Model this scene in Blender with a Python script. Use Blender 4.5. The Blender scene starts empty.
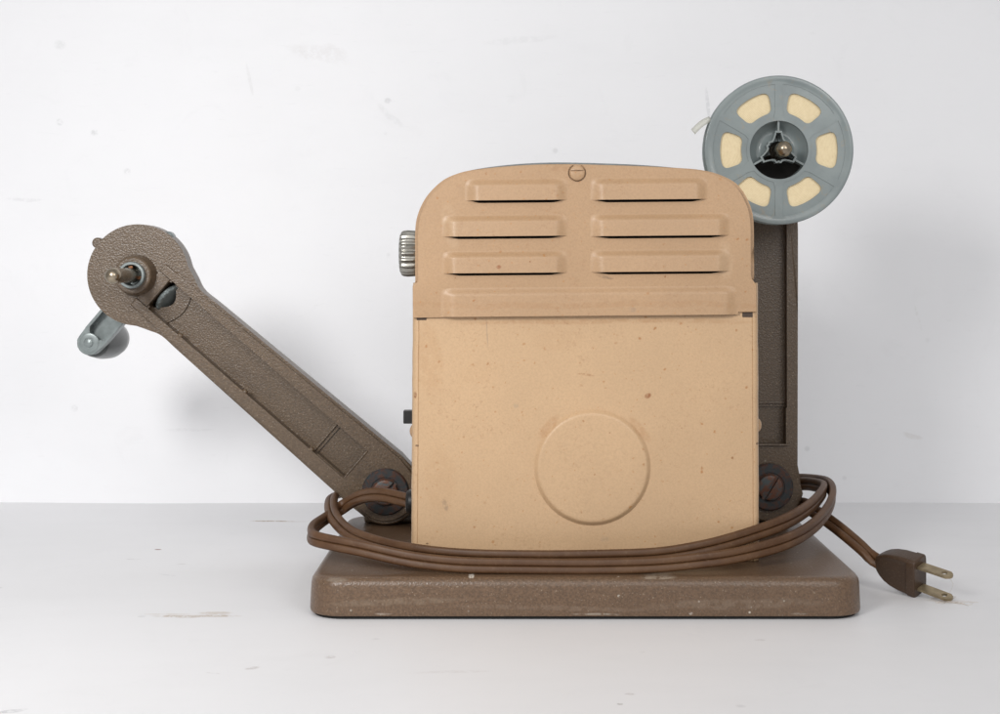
import bpy, bmesh, math, random
from mathutils import Vector, Matrix, noise
random.seed(4)
PI = math.pi
C = bpy.context.scene.collection
MM = 0.001
D, CAMZ, PX0, PY0 = 750.0, 178.5, 515.0, 263.0      # camera distance and height (mm), its axis in the photo

def S(Y): return 0.5 * (1 + Y / D)                    # mm per photo pixel at depth Y
def P(px, py, Y): return Vector(((px - PX0) * S(Y), Y, CAMZ - (py - PY0) * S(Y)))

# ------------------------------------------------------------------ materials
class NT:
    def __init__(s, name):
        s.m = bpy.data.materials.new(name); s.m.use_nodes = True
        s.t = s.m.node_tree; s.b = s.t.nodes['Principled BSDF']
        s.tc = s.t.nodes.new('ShaderNodeTexCoord')
    def n(s, typ, **kw):
        x = s.t.nodes.new(typ)
        for k, v in kw.items(): setattr(x, k, v)
        return x
    def l(s, a, b): s.t.links.new(a, b)
    def noise(s, scale, detail=3, rough=0.5, vec=None, dist=0):
        x = s.n('ShaderNodeTexNoise'); x.inputs['Scale'].default_value = scale
        x.inputs['Detail'].default_value = detail; x.inputs['Roughness'].default_value = rough
        x.inputs['Distortion'].default_value = dist
        s.l(vec or s.tc.outputs['Object'], x.inputs['Vector']); return x.outputs['Fac']
    def voro(s, scale, vec=None):
        x = s.n('ShaderNodeTexVoronoi'); x.inputs['Scale'].default_value = scale
        s.l(vec or s.tc.outputs['Object'], x.inputs['Vector']); return x
    def ramp(s, f, a, b, inv=False):
        x = s.n('ShaderNodeMapRange'); x.interpolation_type = 'SMOOTHSTEP'
        x.inputs['From Min'].default_value = a; x.inputs['From Max'].default_value = b
        if inv: x.inputs['To Min'].default_value = 1; x.inputs['To Max'].default_value = 0
        s.l(f, x.inputs['Value']); return x.outputs['Result']
    def math(s, op, a, b):
        x = s.n('ShaderNodeMath', operation=op)
        for i, v in enumerate((a, b)):
            if isinstance(v, (int, float)): x.inputs[i].default_value = v
            else: s.l(v, x.inputs[i])
        return x.outputs[0]
    def mix(s, f, a, b):
        x = s.n('ShaderNodeMix', data_type='RGBA')
        if isinstance(f, (int, float)): x.inputs[0].default_value = f
        else: s.l(f, x.inputs[0])
        for i, v in ((6, a), (7, b)):
            if isinstance(v, tuple): x.inputs[i].default_value = (*v, 1)
            else: s.l(v, x.inputs[i])
        return x.outputs[2]
    def bump(s, h, strength, dist, prev=None):
        x = s.n('ShaderNodeBump'); x.inputs['Strength'].default_value = strength
        x.inputs['Distance'].default_value = dist; s.l(h, x.inputs['Height'])
        if prev: s.l(prev, x.inputs['Normal'])
        return x.outputs['Normal']
    def done(s, col, rough, normal=None, metal=0.0, spec=0.5):
        if isinstance(col, tuple): s.b.inputs['Base Color'].default_value = (*col, 1)
        else: s.l(col, s.b.inputs['Base Color'])
        if isinstance(rough, (int, float)): s.b.inputs['Roughness'].default_value = rough
        else: s.l(rough, s.b.inputs['Roughness'])
        s.b.inputs['Metallic'].default_value = metal
        s.b.inputs['Specular IOR Level'].default_value = spec
        if normal: s.l(normal, s.b.inputs['Normal'])
        return s.m

def srgb(r, g, b):
    f = lambda c: (c / 255 / 12.92) if c <= 10 else ((c / 255 + 0.055) / 1.055) ** 2.4
    return (f(r), f(g), f(b))

def add_marks(t, c, marks, axes):
    """individual scuffs, stains and tinted patches: (x, y, rx, ry, angle, strength, colour), mm along the two axes"""
    sep = t.n('ShaderNodeSeparateXYZ'); t.l(t.tc.outputs['Object'], sep.inputs[0])
    ax, ay = sep.outputs[axes[0]], sep.outputs[axes[1]]
    nz = t.noise(220, 5, 0.75); nz2 = t.noise(28, 3, 0.6)
    for (x, y, rx, ry, an, st, col) in marks:
        dx = t.math('SUBTRACT', ax, x * MM); dy = t.math('SUBTRACT', ay, y * MM)
        ca, sa = math.cos(an), math.sin(an)
        u = t.math('ADD', t.math('MULTIPLY', dx, ca / (rx * MM)), t.math('MULTIPLY', dy, sa / (rx * MM)))
        v = t.math('ADD', t.math('MULTIPLY', dx, -sa / (ry * MM)), t.math('MULTIPLY', dy, ca / (ry * MM)))
        v = t.math('ADD', v, t.math('MULTIPLY', t.math('SUBTRACT', nz2, 0.5), 3.0 if rx > 2.5 * ry else 0.6))
        d = t.math('ADD', t.math('MULTIPLY', u, u), t.math('MULTIPLY', v, v))
        f = t.ramp(d, 0.25, 1.1, True)
        f = t.math('MULTIPLY', f, t.math('MULTIPLY', t.ramp(nz, 0.36, 0.56), st))
        c = t.mix(f, c, col)
    return c

def stretched(t, sx, sy, sz, scale, detail=4, rough=0.6):
    m = t.n('ShaderNodeMapping'); m.inputs['Scale'].default_value = (sx, sy, sz)
    t.l(t.tc.outputs['Object'], m.inputs['Vector'])
    return t.noise(scale, detail, rough, vec=m.outputs[0])

def marked(name, base, low, marks, axes, rough=0.6, wr=0.0006):
    t = NT(name)
    c = t.mix(t.ramp(t.noise(3.5, 5, 0.6), 0.35, 0.7), base, low)
    # brush streaks, smudges and fine grime carried through the whole surface
    c = t.mix(t.math('MULTIPLY', t.ramp(stretched(t, 1, 3.5, 3.5, 9), 0.42, 0.78), 0.10), c, tuple(x * 0.86 for x in low))
    c = t.mix(t.math('MULTIPLY', t.ramp(t.noise(33, 5, 0.7, dist=0.8), 0.56, 0.76), 0.10), c, tuple(x * 0.80 for x in low))
    c = t.mix(t.math('MULTIPLY', t.ramp(stretched(t, 1, 9, 9, 60, 3, 0.7), 0.63, 0.72), 0.10), c, tuple(x * 0.74 for x in low))
    v = t.voro(32); cell = t.n('ShaderNodeSeparateColor'); t.l(v.outputs['Color'], cell.inputs[0])
    dot = t.math('MULTIPLY', t.ramp(v.outputs['Distance'], 0.03, 0.09, True), t.ramp(cell.outputs[0], 0.80, 0.86))
    c = t.mix(t.math('MULTIPLY', dot, 0.16), c, srgb(120, 120, 122))
    c = add_marks(t, c, marks, axes)
    nb = t.bump(t.noise(700, 3, 0.6), 0.2, 0.0001)
    nb = t.bump(stretched(t, 1, 4, 4, 45, 4, 0.6), 0.25, 0.0003, nb)
    nb = t.bump(t.noise(11, 3, 0.55), 0.4, wr, nb)
    return t.done(c, rough, nb, spec=0.3)

def tan_paint(name, base, spot_amt=1.0, marks=()):
    t = NT(name)
    big = t.noise(9, 4, 0.6)
    c = t.mix(t.ramp(big, 0.3, 0.7), tuple(x * 0.93 for x in base), tuple(min(1, x * 1.05) for x in base))
    fine = t.noise(900, 2, 0.7)
    c = t.mix(t.math('MULTIPLY', t.ramp(fine, 0.35, 0.7), 0.32), c, tuple(x * 0.72 for x in base))
    # rust freckles, in loose patches
    for sc, r, dens, col in ((160, 0.16, 0.57, srgb(160, 112, 66)), (75, 0.06, 0.5, srgb(138, 92, 50)), (110, 0.12, 0.5, srgb(168, 120, 72)), (330, 0.2, 0.52, srgb(176, 130, 84))):
        warp = t.n('ShaderNodeVectorMath', operation='ADD')
        nz = t.n('ShaderNodeTexNoise'); nz.inputs['Scale'].default_value = 500
        t.l(t.tc.outputs['Object'], nz.inputs['Vector'])
        sc_ = t.n('ShaderNodeVectorMath', operation='SCALE'); sc_.inputs['Scale'].default_value = 0.0022
        t.l(nz.outputs['Color'], sc_.inputs[0])
        t.l(t.tc.outputs['Object'], warp.inputs[0]); t.l(sc_.outputs[0], warp.inputs[1])
        v = t.voro(sc, warp.outputs[0])
        dot = t.ramp(v.outputs['Distance'], r * 0.3, r, True)
        cell = t.n('ShaderNodeSeparateColor'); t.l(v.outputs['Color'], cell.inputs[0])
        pick = t.ramp(cell.outputs[0], 0.45, 0.7)
        patch = t.ramp(t.noise(38 + sc * 0.1, 2), dens - 0.16, dens + 0.04)
        f = t.math('MULTIPLY', t.math('MULTIPLY', dot, pick), t.math('MULTIPLY', patch, 0.9 * spot_amt))
        c = t.mix(f, c, col)
    dirt = t.math('MULTIPLY', t.ramp(t.noise(420, 4, 0.7, dist=1.2), 0.54, 0.70), t.ramp(t.noise(22, 3, 0.6), 0.40, 0.62))
    c = t.mix(t.math('MULTIPLY', dirt, 0.42 * spot_amt), c, srgb(150, 110, 75))
    halo = t.voro(75)
    c = add_marks(t, c, marks, (0, 2))
    nb = t.bump(t.noise(1100, 2, 0.6), 0.6, 0.00014)
    nb = t.bump(t.noise(260, 2, 0.5), 0.4, 0.00025, nb)
    nb = t.bump(t.noise(30, 2, 0.5), 0.35, 0.0011, nb)
    return t.done(c, t.ramp(t.noise(200, 3), 0.2, 0.9), nb, spec=0.35) if False else t.done(c, 0.4, nb, spec=0.5)

def hammer_paint(name, base, chips=0.5, marks=()):
    t = NT(name)
    v = t.noise(850, 3, 0.65)
    c = t.mix(t.ramp(v, 0.36, 0.64), tuple(x * 0.78 for x in base), tuple(x * 1.18 for x in base))
    c = t.mix(t.math('MULTIPLY', t.ramp(t.noise(14, 4, 0.6), 0.4, 0.75), 0.35), c, tuple(x * 0.74 for x in base))
    sp = t.ramp(t.noise(1050, 2, 0.5), 0.64, 0.74)
    c = t.mix(t.math('MULTIPLY', sp, 0.34), c, srgb(185, 170, 150))
    vv = t.voro(210); cell = t.n('ShaderNodeSeparateColor'); t.l(vv.outputs['Color'], cell.inputs[0])
    chip = t.math('MULTIPLY', t.ramp(vv.outputs['Distance'], 0.06, 0.17, True), t.ramp(cell.outputs[1], 0.88, 0.92))
    c = t.mix(t.math('MULTIPLY', t.math('MULTIPLY', chip, t.ramp(t.noise(24, 2), 0.42, 0.56)), chips), c, srgb(205, 198, 184))
    c = add_marks(t, c, marks, (0, 2))
    vb = t.voro(900)
    nb = t.bump(vb.outputs['Distance'], 0.3, 0.00035)
    nb = t.bump(t.noise(1300, 2, 0.6), 0.5, 0.0002, nb)
    return t.done(c, 0.34, nb, spec=0.55)

def simple(name, col, rough, metal=0.0, var=0.15, nscale=300, bumpd=0.00006, spec=0.5):
    t = NT(name)
    f = t.noise(nscale, 4, 0.6)
    c = t.mix(t.ramp(f, 0.3, 0.7), tuple(x * (1 - var) for x in col), tuple(min(1, x * (1 + var)) for x in col))
    return t.done(c, rough, t.bump(f, 0.4, bumpd), metal, spec)

M = {}
def BM(px, py, rx, ry, an, st, col): q = P(px, py, 40); return (q.x, q.z, rx, ry, an, st, col)
M['tan'] = tan_paint('tan_enamel', srgb(196, 164, 128), 1.0, [
    BM(445, 505, 1.6, 3.6, 0.3, 0.8, srgb(150, 128, 104)), BM(487, 332, 0.4, 9, 0.06, 0.5, srgb(140, 124, 108)),
    BM(586, 375, 5, 0.7, -0.15, 0.8, srgb(150, 105, 62)), BM(427, 544, 0.8, 0.6, 0, 1, srgb(90, 62, 40)),
    BM(417, 446, 1.1, 0.8, 0, 1, srgb(80, 52, 34)), BM(758, 444, 1.0, 0.8, 0, 1, srgb(80, 52, 34)),
    BM(415, 395, 1.0, 2.0, 0, 0.9, srgb(130, 84, 50)), BM(648, 396, 2.2, 1.6, 0.5, 0.9, srgb(140, 88, 50)),
    BM(605, 540, 2.6, 1.8, 0, 0.4, srgb(160, 140, 118)), BM(516, 406, 1.6, 1.6, 0, 0.5, srgb(165, 145, 120)),
    BM(430, 360, 8, 22, 0.1, 0.22, srgb(168, 126, 84)), BM(480, 372, 14, 7, 0.2, 0.1, srgb(168, 126, 84)),
    BM(560, 340, 16, 6, 0.1, 0.1, srgb(170, 128, 86)), BM(440, 480, 10, 20, 0, 0.15, srgb(170, 128, 86)),
    BM(560, 322, 60, 1.6, 0, 0.35, srgb(165, 122, 80)), BM(690, 321, 40, 1.4, 0, 0.3, srgb(165, 122, 80)),  # long browner strips just below the cover's lower edge
    BM(548, 428, 3, 9, -0.7, 0.35, srgb(165, 118, 76)), BM(640, 430, 3, 9, 0.7, 0.35, srgb(165, 118, 76))])
M['tan_cover'] = tan_paint('tan_cover_enamel', srgb(180, 147, 113), 1.1, [BM(585, 305, 150, 2.0, 0, 0.25, srgb(160, 118, 78)), BM(470, 190, 8, 5, 0.5, 0.3, srgb(165, 135, 104)), BM(560, 158+12, 6, 2, 0, 0.3, srgb(150, 112, 76)), BM(605, 277, 5, 0.8, -0.2, 0.6, srgb(110, 92, 74)), BM(632, 310, 2.5, 1.6, 0, 0.5, srgb(150, 128, 108)), BM(499, 267, 1.6, 1.2, 0, 0.9, srgb(140, 86, 48)), BM(450, 225, 5, 14, 0.2, 0.2, srgb(205, 180, 150)), BM(725, 260, 5, 12, 0, 0.2, srgb(205, 180, 150))])  # includes paler patches at louvre ends and a browner strip near the lower edge
M['brown'] = hammer_paint('brown_hammertone', srgb(100, 78, 59), 0.8, [
    (-60, 9, 40, 2, 0.02, 0.3, srgb(140, 124, 106)), (20, 6, 60, 1.5, -0.01, 0.25, srgb(138, 120, 104)), (-22, 21.0, 1.6, 1.2, 0, 1, srgb(215, 208, 196)),
    (-90, 20, 7, 1.0, 0, 0.3, srgb(160, 150, 136)), (110, 8, 50, 3, 0.02, 0.25, srgb(142, 126, 110)), (72, 21, 10, 0.9, 0, 0.5, srgb(165, 155, 140)),
    (-66, 3.0, 5, 0.6, 0, 0.5, srgb(170, 160, 148)), (40, 3, 14, 0.6, 0, 0.6, srgb(165, 155, 142)), (142, 3.0, 5, 0.6, 0, 0.5, srgb(165, 155, 142)), (88, 3.2, 1.2, 0.8, 0, 1, srgb(205, 198, 188)), (52, 12, 0.8, 0.8, 0, 1, srgb(190, 182, 170))])
M['brown_arm'] = hammer_paint('brown_hammertone_arm', srgb(91, 75, 58), 0.3, [
    (-239.5, 169.0, 1.8, 1.8, 0, 0.85, srgb(40, 34, 28)), (-222, 158, 16, 10, 0.5, 0.35, srgb(60, 48, 38)), (-160, 110, 26, 6, -0.7, 0.25, srgb(64, 52, 42)),
    (-92, 55, 12, 8, -0.7, 0.3, srgb(58, 46, 36))])
M['grey_edge'] = simple('grey_front_enamel', srgb(112, 120, 122), 0.4)
M['dark'] = simple('interior_shade_black', (0.012, 0.011, 0.01), 0.8)  # near-black colour standing for unlit openings
M['slot'] = simple('slot_shade_brown', srgb(70, 56, 46), 0.7)  # shade inside the slots, put into the colour
M['felt'] = simple('black_felt', (0.015, 0.015, 0.015), 0.9)
M['alu'] = simple('ribbed_aluminium', srgb(158, 156, 149), 0.3, 0.9, 0.08)
M['nickel'] = simple('worn_nickel', srgb(158, 146, 128), 0.27, 1.0, 0.18, 200)
M['steel_dark'] = simple('dark_steel', srgb(84, 92, 94), 0.4, 0.5, 0.15)
M['steel_grey'] = simple('grey_cast_metal', srgb(128, 136, 136), 0.33, 0.3, 0.1)
M['knob_grey'] = simple('grey_plastic', srgb(70, 74, 73), 0.28, 0, 0.06)
M['black'] = simple('black_plastic', (0.014, 0.014, 0.014), 0.35)
M['copper'] = simple('copper_spring', srgb(112, 74, 46), 0.45, 0.6)
M['blade'] = simple('dull_brass_blade', srgb(150, 135, 108), 0.42, 0.6, 0.2)
# rusty fittings
t = NT('rusty_steel')
f = t.noise(260, 5, 0.65, dist=0.6)
c = t.mix(t.ramp(f, 0.38, 0.6), srgb(70, 78, 80), srgb(98, 62, 45))
M['rust'] = t.done(c, 0.5, t.bump(f, 0.6, 0.0003), 0.25)
t = NT('dark_rusty_steel')
f = t.noise(260, 5, 0.65, dist=0.6)
c = t.mix(t.ramp(f, 0.42, 0.66), srgb(50, 55, 58), srgb(80, 52, 40))
M['rust_dark'] = t.done(c, 0.45, t.bump(f, 0.6, 0.0003), 0.3)
# cord
t = NT('brown_rubber_cord')
f = t.noise(60, 4, 0.6)
c = t.mix(t.ramp(f, 0.35, 0.7), srgb(80, 53, 31), srgb(93, 65, 41))
c = t.mix(t.math('MULTIPLY', t.ramp(t.noise(500, 3, 0.6), 0.55, 0.75), 0.16), c, srgb(140, 118, 95))
M['cord'] = t.done(c, 0.5, t.bump(t.noise(700, 2), 0.25, 0.0001), spec=0.4)
t = NT('brown_rubber_plug')
f = t.noise(40, 3, 0.5)
c = t.mix(t.ramp(f, 0.3, 0.75), srgb(64, 48, 35), srgb(74, 56, 42))
c = t.mix(t.math('MULTIPLY', t.ramp(t.noise(1400, 3, 0.6), 0.58, 0.72), 0.3), c, srgb(140, 124, 106))
M['plug'] = t.done(c, 0.42, t.bump(t.noise(800, 2), 0.3, 0.0001), spec=0.4)
# reel plastic with dusty brownish residue
t = NT('blue_grey_reel_plastic')
c = t.mix(t.ramp(t.noise(60, 4), 0.3, 0.7), srgb(119, 128, 129), srgb(130, 139, 139))
c = t.mix(t.math('MULTIPLY', t.ramp(t.noise(170, 5, 0.7, dist=1.2), 0.57, 0.7), 0.4), c, srgb(150, 135, 112))
M['reel'] = t.done(c, 0.25, t.bump(t.noise(500, 2), 0.2, 0.0001), spec=0.5)
# wound film
t = NT('wound_film')
v = t.n('ShaderNodeVectorMath', operation='SUBTRACT'); v.inputs[1].default_value = (0.1505, 0, 0.2429)
t.l(t.tc.outputs['Object'], v.inputs[0])
v2 = t.n('ShaderNodeVectorMath', operation='MULTIPLY'); v2.inputs[1].default_value = (1, 0, 1); t.l(v.outputs[0], v2.inputs[0])
ln = t.n('ShaderNodeVectorMath', operation='LENGTH'); t.l(v2.outputs[0], ln.inputs[0])
nz = t.noise(90, 3)
r = t.math('ADD', t.math('MULTIPLY', ln.outputs['Value'], 8200), t.math('MULTIPLY', nz, 9))
w = t.math('SINE', r, 0)
f = t.ramp(w, -1, 1)
f2 = t.math('MULTIPLY', f, t.ramp(t.noise(420, 4, 0.7), 0.2, 0.7))
c = t.mix(f2, srgb(228, 211, 174), srgb(208, 188, 148))
M['film'] = t.done(c, 0.5, t.bump(f, 0.35, 0.0001), spec=0.3)
t = NT('clear_film')
M['leader'] = t.done(srgb(205, 205, 195), 0.3); t.b.inputs['Alpha'].default_value = 0.6
M['lint'] = simple('lint_fibre', srgb(190, 178, 165), 0.8)

# ------------------------------------------------------------------ mesh helpers
def bm_obj(name, bm, mat, parent=None, smooth=35, root=None):
    bmesh.ops.recalc_face_normals(bm, faces=bm.faces[:])
    bmesh.ops.scale(bm, vec=(MM, MM, MM), verts=bm.verts[:])
    me = bpy.data.meshes.new(name); bm.to_mesh(me); bm.free()
    return me_obj(name, me, mat, parent, smooth)

def me_obj(name, me, mat, parent=None, smooth=35):
    for p in me.polygons: p.use_smooth = True
    me.set_sharp_from_angle(angle=math.radians(smooth))
    o = bpy.data.objects.new(name, me); C.objects.link(o)
    me.materials.clear(); me.materials.append(mat); weigh(o)
    if parent:
        o.parent = parent
        if parent.type == 'EMPTY': o.matrix_parent_inverse = Matrix.Translation(-Vector(parent.location))
    return o

def weigh(o):
    md = o.modifiers.new('normals', 'WEIGHTED_NORMAL'); md.keep_sharp = True; md.weight = 60

def tag(o, label=None, cat=None, group=None, kind=None):
    for k, v in (('label', label), ('category', cat), ('group', group), ('kind', kind)):
        if v: o[k] = v
    return o

def prism(bm, pts, y0, y1, bevel=0, segs=3, back=False):
    """polygon pts (x,z) extruded from front y0 to back y1, its front rim bevelled"""
    vf = [bm.verts.new((x, y0, z)) for x, z in pts]; vb = [bm.verts.new((x, y1, z)) for x, z in pts]
    n = len(pts)
    f = bm.faces.new(vf); b = bm.faces.new(vb[::-1])
    for i in range(n): bm.faces.new((vf[i], vb[i], vb[(i + 1) % n], vf[(i + 1) % n]))
    if bevel:
        es = list(f.edges) + (list(b.edges) if back else [])
        bmesh.ops.bevel(bm, geom=es, offset=bevel, segments=segs, profile=0.5, affect='EDGES', clamp_overlap=True)

def box(bm, x0, x1, y0, y1, z0, z1, bevel=0, segs=2):
    m = Matrix.Translation(((x0 + x1) / 2, (y0 + y1) / 2, (z0 + z1) / 2)) @ Matrix.Diagonal((x1 - x0, y1 - y0, z1 - z0, 1))
    r = bmesh.ops.create_cube(bm, size=1, matrix=m)
    if bevel:
        es = list({e for v in r['verts'] for e in v.link_edges})
        bmesh.ops.bevel(bm, geom=es, offset=bevel, segments=segs, profile=0.5, affect='EDGES', clamp_overlap=True)

def frame(axis):
    a = Vector(axis).normalized()
    h = Vector((0, 0, 1)) if abs(a.z) < 0.9 else Vector((1, 0, 0))
    u = h.cross(a).normalized(); return a, u, a.cross(u)

def lathe(bm, c, axis, prof, n=48, rad=None):
    """prof = (t along axis, radius); rad(i) may scale the radius per angle"""
    c = Vector(c); a, u, v = frame(axis); rings = []
    for t_, r in prof:
        if r <= 1e-6: rings.append([bm.verts.new(c + a * t_)]); continue
        rings.append([bm.verts.new(c + a * t_ + (u * math.cos(2 * PI * i / n) + v * math.sin(2 * PI * i / n)) * r * (rad(i, t_) if rad else 1)) for i in range(n)])
    for A, B in zip(rings, rings[1:]):
        if len(A) == 1 and len(B) == 1: continue
        for i in range(n):
            j = (i + 1) % n
            if len(A) == 1: bm.faces.new((A[0], B[i], B[j]))
            elif len(B) == 1: bm.faces.new((A[i], B[0], A[j]))
            else: bm.faces.new((A[i], B[i], B[j], A[j]))
    for R in (rings[0], rings[-1]):
        if len(R) > 2: bm.faces.new(R)

def ball(bm, c, r, sc=(1, 1, 1), n=24):
    bmesh.ops.create_uvsphere(bm, u_segments=n, v_segments=n // 2, radius=r, matrix=Matrix.Translation(c) @ Matrix.Diagonal((*sc, 1)))

def cut(o, cutters, bevel=0, bsegs=2, keep=False):
    """boolean-subtract bmeshes from o, then an optional small bevel; result baked into the mesh"""
    tmp = []
    if keep: o.modifiers.remove(o.modifiers['normals'])
    else: o.modifiers.clear()
    for k, cb in enumerate(cutters):
        bmesh.ops.recalc_face_normals(cb, faces=cb.faces[:])
        bmesh.ops.scale(cb, vec=(MM, MM, MM), verts=cb.verts[:])
        me = bpy.data.meshes.new('cutter'); cb.to_mesh(me); cb.free()
        co = bpy.data.objects.new('cutter', me); C.objects.link(co); tmp.append(co)
        md = o.modifiers.new('b%d' % k, 'BOOLEAN'); md.operation = 'DIFFERENCE'; md.object = co; md.solver = 'EXACT'
    if bevel:
        md = o.modifiers.new('bev', 'BEVEL'); md.width = bevel * MM; md.segments = bsegs; md.limit_method = 'ANGLE'; md.angle_limit = math.radians(40)
    bpy.context.view_layer.update()
    dg = bpy.context.evaluated_depsgraph_get()
    me = bpy.data.meshes.new_from_object(o.evaluated_get(dg))
    o.modifiers.clear(); mat = o.data.materials[0]; old = o.data; o.data = me
    me.materials.clear(); me.materials.append(mat)
    for p in me.polygons: p.use_smooth = True; p.material_index = 0
    me.set_sharp_from_angle(angle=math.radians(35))
    for co in tmp: bpy.data.objects.remove(co)
    weigh(o)
    return o

def rrect(x0, x1, z0, z1, r, n=6):
    out = []
    for cx, cz, a0 in ((x1 - r, z1 - r, 0), (x0 + r, z1 - r, 90), (x0 + r, z0 + r, 180), (x1 - r, z0 + r, 270)):
        for i in range(n + 1):
            a = math.radians(a0 + 90 * i / n); out.append((cx + r * math.cos(a), cz + r * math.sin(a)))
    return out

def smoothcurve(pts, per=6):
    """open Catmull-Rom through 2D points"""
    out = []
    for i in range(len(pts) - 1):
        p0, p1, p2, p3 = pts[max(i - 1, 0)], pts[i], pts[i + 1], pts[min(i + 2, len(pts) - 1)]
        for k in range(per):
            t_ = k / per
            out.append(tuple(0.5 * (2 * b + (c_ - a) * t_ + (2 * a - 5 * b + 4 * c_ - d) * t_ * t_ + (-a + 3 * b - 3 * c_ + d) * t_ ** 3) for a, b, c_, d in zip(p0, p1, p2, p3)))
    out.append(tuple(pts[-1])); return out

# ------------------------------------------------------------------ the setting
def grid_sheet(name, fn, nu, nv, mat):
    bm = bmesh.new(); g = [[bm.verts.new(fn(i / nu, j / nv)) for i in range(nu + 1)] for j in range(nv + 1)]
    for j in range(nv):
        for i in range(nu): bm.faces.new((g[j][i], g[j][i + 1], g[j + 1][i + 1], g[j + 1][i]))
    return bm_obj(name, bm, mat, None)

def floor_at(px, py):
    s = CAMZ / (py - PY0); return ((px - PX0) * s, (s / 0.5 - 1) * D)
WALLY = 367.0
def wall_at(px, py): return ((px - PX0) * S(WALLY), CAMZ - (py - PY0) * S(WALLY))
tm = []
for px, py, rx, ry, an, st, col in (
    (196, 616, 24, 3.4, 0, 0.75, srgb(178, 160, 140)), (166, 614, 16, 2, 0.02, 0.35, srgb(190, 175, 158)),
    (215, 613, 10, 4, 0, 0.5, srgb(185, 170, 150)),
    (272, 521, 17, 2.2, 0, 0.9, srgb(165, 140, 115)), (300, 521.5, 20, 1.5, 0, 0.35, srgb(180, 165, 150)),
    (158, 549.5, 2.5, 1.7, 0, 0.95, srgb(130, 85, 65)), (133, 559, 6, 1.5, -0.2, 0.35, srgb(170, 165, 165)),
    (182, 564, 4, 1.2, 0, 0.35, srgb(165, 160, 160)), (167, 575, 7, 1.4, -0.5, 0.25, srgb(175, 175, 180)),
    (252, 668, 4, 2.4, 0.7, 0.4, srgb(160, 150, 145)), (213, 673, 4, 1, -0.4, 0.3, srgb(160, 155, 155)),
    (8, 711, 8, 3, 0.4, 0.4, srgb(150, 150, 152)), (330, 657, 3, 3, 0, 0.35, srgb(165, 155, 150)),
    (630, 694, 2.5, 1.6, 0, 0.4, srgb(150, 140, 135)), (620, 704, 1.5, 1.5, 0, 0.6, srgb(120, 110, 105)),
    (760, 640, 3, 2, 0, 0.3, srgb(170, 160, 155)), (450, 672, 20, 2.5, 0.05, 0.14, srgb(170, 160, 155)),
    (950, 601, 16, 4, -0.2, 0.3, srgb(190, 172, 160))):
    x, y = floor_at(px, py); tm.append((x, y, rx, ry, an, st, col))
wm = []
for px, py, rx, ry, an, st, col in (
    (708, 105, 1.6, 14, 0.1, 0.3, srgb(180, 182, 186)), (318, 55, 26, 7, -0.2, 0.1, srgb(170, 160, 155)),
    (390, 115, 14, 3, -0.7, 0.16, srgb(185, 186, 188)), (520, 40, 30, 3, 0.1, 0.1, srgb(185, 186, 188)),
    (918, 318, 1.2, 12, 0.25, 0.45, srgb(225, 225, 225)), (912, 435, 9, 2.6, -0.2, 0.16, srgb(178, 165, 152)),
    (250, 80, 1.5, 14, 0.2, 0.14, srgb(180, 180, 180)), (25, 200, 16, 1.6, 0, 0.2, srgb(190, 190, 194)),
    (190, 430, 20, 1.5, 0.02, 0.12, srgb(185, 185, 188)), (840, 130, 2, 22, 0.0, 0.1, srgb(180, 180, 184)),
    (60, 45, 5, 4, 0, 0.2, srgb(185, 190, 190)), (95, 133, 3, 3, 0, 0.35, srgb(175, 178, 180)),
    (60, 122, 3, 3, 0, 0.3, srgb(178, 182, 184)), (388, 101, 3, 2.5, 0, 0.3, srgb(175, 176, 178)),
    (128, 172, 3, 3, 0, 0.25, srgb(180, 182, 184)), (75, 408, 3, 3, 0, 0.2, srgb(180, 182, 184))):
    x, z = wall_at(px, py); wm.append((x, z, rx, ry, an, st, col))
table_mat = marked('white_table_paint', (0.82, 0.82, 0.835), (0.785, 0.787, 0.80), tm, (0, 1), 0.5)
wall_mat = marked('white_wall_paint', (0.88, 0.885, 0.905), (0.855, 0.86, 0.88), wm, (0, 2), 0.6, 0.0005)

def table_fn(u, v):
    X = -1600 + 3200 * u; Y = -1500 + (WALLY + 3 + 1500) * v
    return (X, Y, 0)
def wall_fn(u, v):
    X = -1600 + 3200 * u; Z = -6 + 1900 * v ** 1.6
    return (X, WALLY + 2.0 * math.sin(X * 0.011 + 0.6) + 1.2 * math.sin(X * 0.027), Z)
tag(grid_sheet('tabletop', table_fn, 40, 30, table_mat), kind='structure')
tag(grid_sheet('wall', wall_fn, 400, 40, wall_mat), kind='structure')

# ------------------------------------------------------------------ projector root
root = bpy.data.objects.new('film_projector', None); C.objects.link(root)
root.location = (0.036, 0.095, 0); root.empty_display_size = 0.1
tag(root, 'vintage tan and brown film projector seen from behind, its cord wrapped round the base', 'projector')

# base
BT = 21.0
def base_outline(x0, x1, y0, y1, r, n=10): return rrect(x0, x1, y0, y1, r, n)
bm = bmesh.new()
pl = base_outline(-104.6, 176.2, 0, 192, 17)
loops = []
for z, ins in ((1.8, 0.3), (3.4, 0), (12, 0.35), (16.3, 0.6), (18.2, 1.0), (19.7, 2.0), (20.6, 3.4), (BT, 5.4), (BT, 9)):
    cx, cy = 35.8, 96
    L = []
    for x, y in pl:
        dx = (x - cx) * (1 - ins / 140.4); dy = (y - cy) * (1 - ins / 96)
        L.append(bm.verts.new((cx + dx, cy + dy, z)))
    loops.append(L)
for A, B in zip(loops, loops[1:]):
    for i in range(len(A)): bm.faces.new((A[i], A[(i + 1) % len(A)], B[(i + 1) % len(A)], B[i]))
bm.faces.new(loops[0][::-1]); bm.faces.new(loops[-1])
base = bm_obj('base', bm, M['brown'], root)
bm = bmesh.new()
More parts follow.
